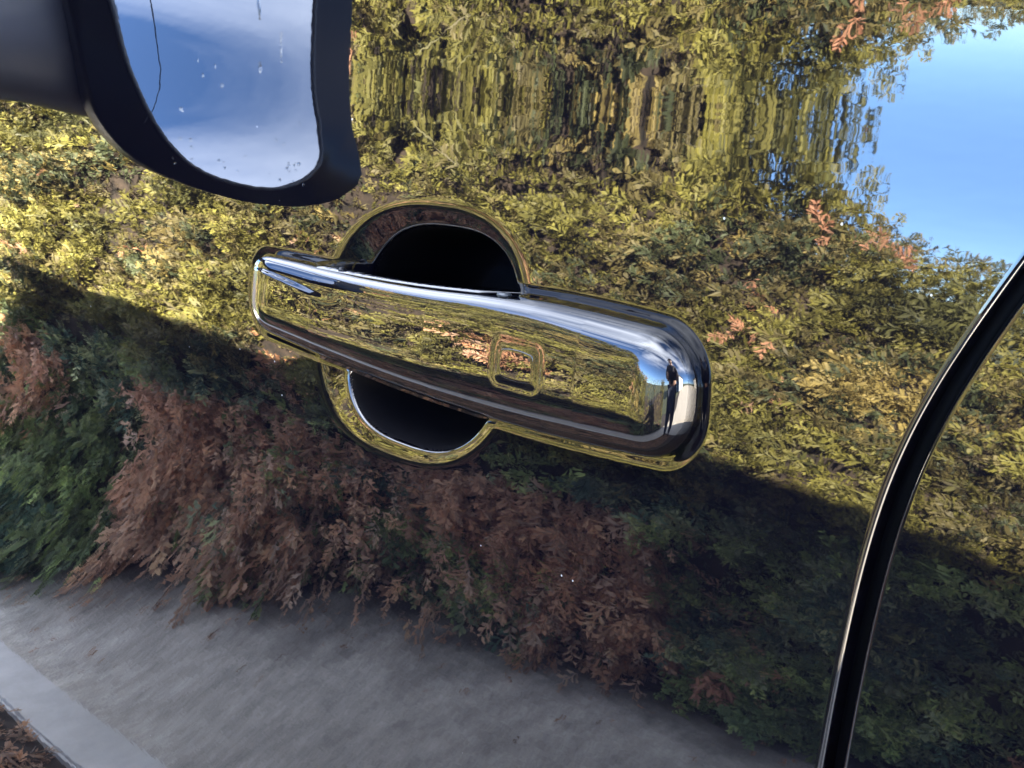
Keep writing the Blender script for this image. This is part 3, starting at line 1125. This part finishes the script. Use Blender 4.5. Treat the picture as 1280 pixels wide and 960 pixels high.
# ------------------------------------------------------------------ what stands behind the photographer
# low white house at the rear, mirrored in the handle's end
M_WALL = mat('white_render', (.72, .71, .68), .8)
noise_color(M_WALL, 2, [(.3, (.66, .65, .62)), (.7, (.78, .77, .74))])
M_ROOF = mat('grey_roof_tiles', (.10, .09, .09), .7)
M_PANE = mat('window_pane', (.02, .03, .04), .05)
M_FRAME = mat('white_window_frame', (.7, .7, .7), .4)
house = empty('house', (14, -7, 0))
tag(house, 'white rendered house with a grey pitched roof standing behind the photographer', 'house')
bm = bmesh.new(); box(bm, (10.5, -11, -.05), (17.5, -4.2, 3.0)); bm_obj('wall', bm, M_WALL, house)
bm = bmesh.new()
v = [bm.verts.new(p) for p in ((10.1, -11.4, 2.95), (17.9, -11.4, 2.95), (17.9, -3.8, 2.95), (10.1, -3.8, 2.95), (10.1, -7.6, 5.2), (17.9, -7.6, 5.2))]
for f in ((0, 1, 5, 4), (2, 3, 4, 5), (3, 0, 4), (1, 2, 5), (0, 3, 2, 1)): bm.faces.new([v[i] for i in f])
bm_obj('roof', bm, M_ROOF, house)
for wy, wz in ((-9.6, 1.6), (-7.4, 1.6)):
    bm = bmesh.new(); box(bm, (10.42, wy - .6, wz - .6), (10.497, wy + .6, wz + .6), .01)
    fr = bm_obj('window', bm, M_FRAME, house)
    bm = bmesh.new(); box(bm, (10.40, wy - .5, wz - .5), (10.418, wy - .03, wz + .5)); box(bm, (10.40, wy + .03, wz - .5), (10.418, wy + .5, wz + .5))
    bm_obj('pane', bm, M_PANE, fr)
bm = bmesh.new(); box(bm, (10.43, -5.6, 0), (10.497, -4.7, 2.1), .01)
bm_obj('door', bm, mat('blue_door', (.03, .06, .12), .4), house)

# overhead cables between two poles
M_POLE = mat('weathered_wood_pole', (.12, .09, .065), .85)
for px_, lab in ((-16, 'wooden utility pole far ahead of the car carrying the overhead cables'), (3.4, 'wooden utility pole behind the car carrying the overhead cables')):
    bm = bmesh.new()
    tube(bm, [(px_, -3.4, -.2), (px_, -3.4, 5.0)], [.12, .09], 12)
    box(bm, (px_ - .05, -4.05, 4.5), (px_ + .05, -2.75, 4.6))
    tag(bm_obj('utility_pole', bm, M_POLE), lab, 'utility pole')
M_CABLE = mat('black_cable', (.01, .01, .01), .5)
for ky, kz, lab in ((-3.95, 4.65, 'outermost of the thin black overhead cables'), (-3.6, 4.62, 'second thin black overhead cable from the hedge side'),
                    (-3.2, 4.62, 'third thin black overhead cable from the hedge side'), (-2.85, 4.65, 'overhead cable nearest to the car')):
    bm = bmesh.new()
    tube(bm, [(x, ky, kz - .45 * (1 - ((x + 6.3) / 9.7) ** 2)) for x in np.linspace(-16, 3.4, 40)], .019, 6)
    tag(bm_obj('overhead_cable', bm, M_CABLE), lab, 'cable', 'overhead cables between the two poles')

# ------------------------------------------------------------------ the photographer, mirrored in the end of the handle
def skin(name, pts, edges, m, parent, sub=2, root=0):
    me = bpy.data.meshes.new(name)
    me.from_pydata([p[:3] for p in pts], edges, [])
    me.materials.append(m)
    o = bpy.data.objects.new(name, me)
    COL.objects.link(o)
    o.parent = parent
    o.location = -parent.location if parent.type == 'EMPTY' else (0, 0, 0)
    mo = o.modifiers.new('skin', 'SKIN')
    mo.use_smooth_shade = True
    for i, p in enumerate(pts):
        sv = me.skin_vertices[0].data[i]
        r = p[3] if len(p) < 5 else (p[3], p[4])
        sv.radius = (r, r) if not isinstance(r, tuple) else r
        sv.use_root = (i == root)
    ss = o.modifiers.new('sub', 'SUBSURF')
    ss.levels = ss.render_levels = sub
    return o


M_SKIN = mat('skin', (.50, .30, .22), .5)
M_JACKET = mat('black_jacket_cloth', (.012, .012, .016), .8)
noise_color(M_JACKET, 60, [(.3, (.008, .008, .011)), (.7, (.018, .018, .022))])
M_JEANS = mat('dark_blue_jeans', (.02, .03, .06), .8)
M_HAIR = mat('dark_hair', (.02, .014, .01), .6)
M_SHOE = mat('dark_shoes', (.015, .013, .012), .5)
person = empty('person', (.86, -.66, 0))
tag(person, 'person in a black jacket and jeans holding up a phone to photograph the door', 'person')
# facing direction towards the handle
fdv = Vector((-.80, .60, 0)); rgt = Vector((.60, .80, 0))
B = Vector((.86, -.66, 0))


def bp(f, r, z, *rad): 
    v = B + fdv * f + rgt * r
    return (v.x, v.y, z, *rad)


body = skin('body', [bp(0, 0, .98, .125), bp(.0, 0, 1.15, .12), bp(.0, 0, 1.36, .125), bp(0, 0, 1.48, .06), bp(.03, 0, 1.56, .058), bp(.05, 0, 1.64, .078), bp(.05, 0, 1.72, .068),
                     bp(0, .10, .90, .085), bp(.01, .11, .50, .056), bp(0, .11, .09, .040),
                     bp(0, -.10, .90, .085), bp(.01, -.11, .50, .056), bp(0, -.11, .09, .040),
                     bp(0, .17, 1.40, .055), bp(.10, .23, 1.16, .043), bp(.40, .13, 1.05, .028),
                     bp(0, -.17, 1.40, .055), bp(.10, -.23, 1.16, .043), bp(.40, -.13, 1.05, .028)],
            [(0, 1), (1, 2), (2, 3), (3, 4), (4, 5), (5, 6), (0, 7), (7, 8), (8, 9), (0, 10), (10, 11), (11, 12), (2, 13), (13, 14), (14, 15), (2, 16), (16, 17), (17, 18)], M_SKIN, person)
skin('jacket', [bp(0, 0, .93, .165, .135), bp(0, 0, 1.15, .16, .13), bp(0, 0, 1.34, .175, .125), bp(0, 0, 1.46, .08),
                bp(0, .18, 1.40, .072), bp(.10, .24, 1.16, .058), bp(.37, .14, 1.055, .042),
                bp(0, -.18, 1.40, .072), bp(.10, -.24, 1.16, .058), bp(.37, -.14, 1.055, .042)],
     [(0, 1), (1, 2), (2, 3), (2, 4), (4, 5), (5, 6), (2, 7), (7, 8), (8, 9)], M_JACKET, person)
skin('trousers', [bp(0, 0, .96, .14), bp(0, .10, .88, .10), bp(.01, .11, .50, .075), bp(0, .11, .07, .062), bp(0, -.10, .88, .10), bp(.01, -.11, .50, .075), bp(0, -.11, .07, .062)],
     [(0, 1), (1, 2), (2, 3), (0, 4), (4, 5), (5, 6)], M_JEANS, person)
for sd in (.115, -.115):
    skin('shoe', [bp(-.05, sd, .045, .045), bp(.06, sd, .042, .044), bp(.17, sd, .034, .034)], [(0, 1), (1, 2)], M_SHOE, person)
skin('hair', [bp(.02, 0, 1.68, .085), bp(.035, 0, 1.745, .078), bp(.0, 0, 1.62, .06)], [(0, 1), (0, 2)], M_HAIR, person)
hc = B + fdv * .05
bm = bmesh.new()
tube(bm, [hc + fdv * .070 + Vector((0, 0, 1.665)), hc + fdv * .092 + Vector((0, 0, 1.635)), hc + fdv * .075 + Vector((0, 0, 1.628))], [.008, .014, .009], 8)
bm_obj('nose', bm, M_SKIN, person, True)
for sd in (-.031, .031):
    bm = bmesh.new(); bmesh.ops.create_uvsphere(bm, u_segments=10, v_segments=8, radius=.012)
    for v in bm.verts: v.co += hc + fdv * .070 + rgt * sd + Vector((0, 0, 1.67))
    bm_obj('eye', bm, mat('eye', (.03, .02, .015), .1), person, True)
for sd in (-.078, .078):
    bm = bmesh.new(); bmesh.ops.create_uvsphere(bm, u_segments=10, v_segments=8, radius=1)
    for v in bm.verts: v.co = hc + rgt * (sd + v.co.x * .010) + fdv * (v.co.y * .018) + Vector((0, 0, 1.65 + v.co.z * .032))
    bm_obj('ear', bm, M_SKIN, person, True)
bm = bmesh.new(); bmesh.ops.create_uvsphere(bm, u_segments=10, v_segments=8, radius=1)
for v in bm.verts: v.co = hc + rgt * (v.co.x * .024) + fdv * (.068 + v.co.y * .008) + Vector((0, 0, 1.602 + v.co.z * .007))
bm_obj('mouth', bm, mat('lips', (.42, .18, .15), .5), person, True)
# phone just behind the lens, in landscape
vf = fwd.normalized(); vr = vf.cross(Vector((0, 0, 1))).normalized(); vu = vr.cross(vf)
pc_ = CAM - vf * .016 + vr * .050 - vu * .018
phone = empty('phone', tuple(pc_))
tag(phone, 'slim black phone held up in landscape by the photographer', 'phone')


def obox(c, dx, dy, dz, hx, hy, hz_, m, name, par, bev=.003):
    bm = bmesh.new()
    bmesh.ops.create_cube(bm, size=2)
    for v in bm.verts: v.co = Vector((v.co.x * hx, v.co.y * hy, v.co.z * hz_))
    bmesh.ops.bevel(bm, geom=bm.edges[:], offset=bev, segments=3, affect='EDGES')
    for v in bm.verts: v.co = Vector(c) + dx * v.co.x + dy * v.co.y + dz * v.co.z
    return bm_obj(name, bm, m, par)


obox(pc_, vr, vf, vu, .078, .0042, .0375, mat('phone_shell', (.01, .01, .012), .3), 'phone_body', phone)
obox(pc_ - vf * .0045, vr, vf, vu, .074, .0006, .034, mat('phone_glass', (.004, .004, .006), .05), 'screen', phone, .0003)
for sd in (1, -1):
    wr = Vector(bp(.40, .13 * sd, 1.05)[:3])
    kn = pc_ + vr * (.082 * sd) - vf * .030 - vu * .012
    palm = wr.lerp(kn, .62)
    hp = [(*wr, .027), (*palm, .030, .016), (*kn, .030, .014)]
    he = [(0, 1), (1, 2)]
    hand = skin('hand', hp, he, M_SKIN, person, 2)
    for q in range(4):
        o0 = kn + vu * (.024 - .016 * q)
        ln_ = (.030, .034, .031, .024)[q]
        f1 = o0 + vf * ln_ * 1.0 + vr * (.006 * sd)
        f2 = f1 + vf * .014 - vr * (.012 * sd)
        f3 = f2 - vr * (.018 * sd) + vf * .001
        skin('finger', [(*kn.lerp(o0, .5), .009), (*o0, .0088), (*f1, .0080), (*f2, .0074), (*f3, .0062)], [(0, 1), (1, 2), (2, 3), (3, 4)], M_SKIN, person, 1)
    t0 = palm + vu * .020
    t1 = kn + vu * .034 + vf * .004
    t2 = pc_ + vr * (.062 * sd) + vu * .022 - vf * .014
    t3 = pc_ + vr * (.045 * sd) + vu * .014 - vf * .0125
    skin('thumb', [(*t0, .012), (*t1, .0105), (*t2, .0092), (*t3, .0078)], [(0, 1), (1, 2), (2, 3)], M_SKIN, person, 1)
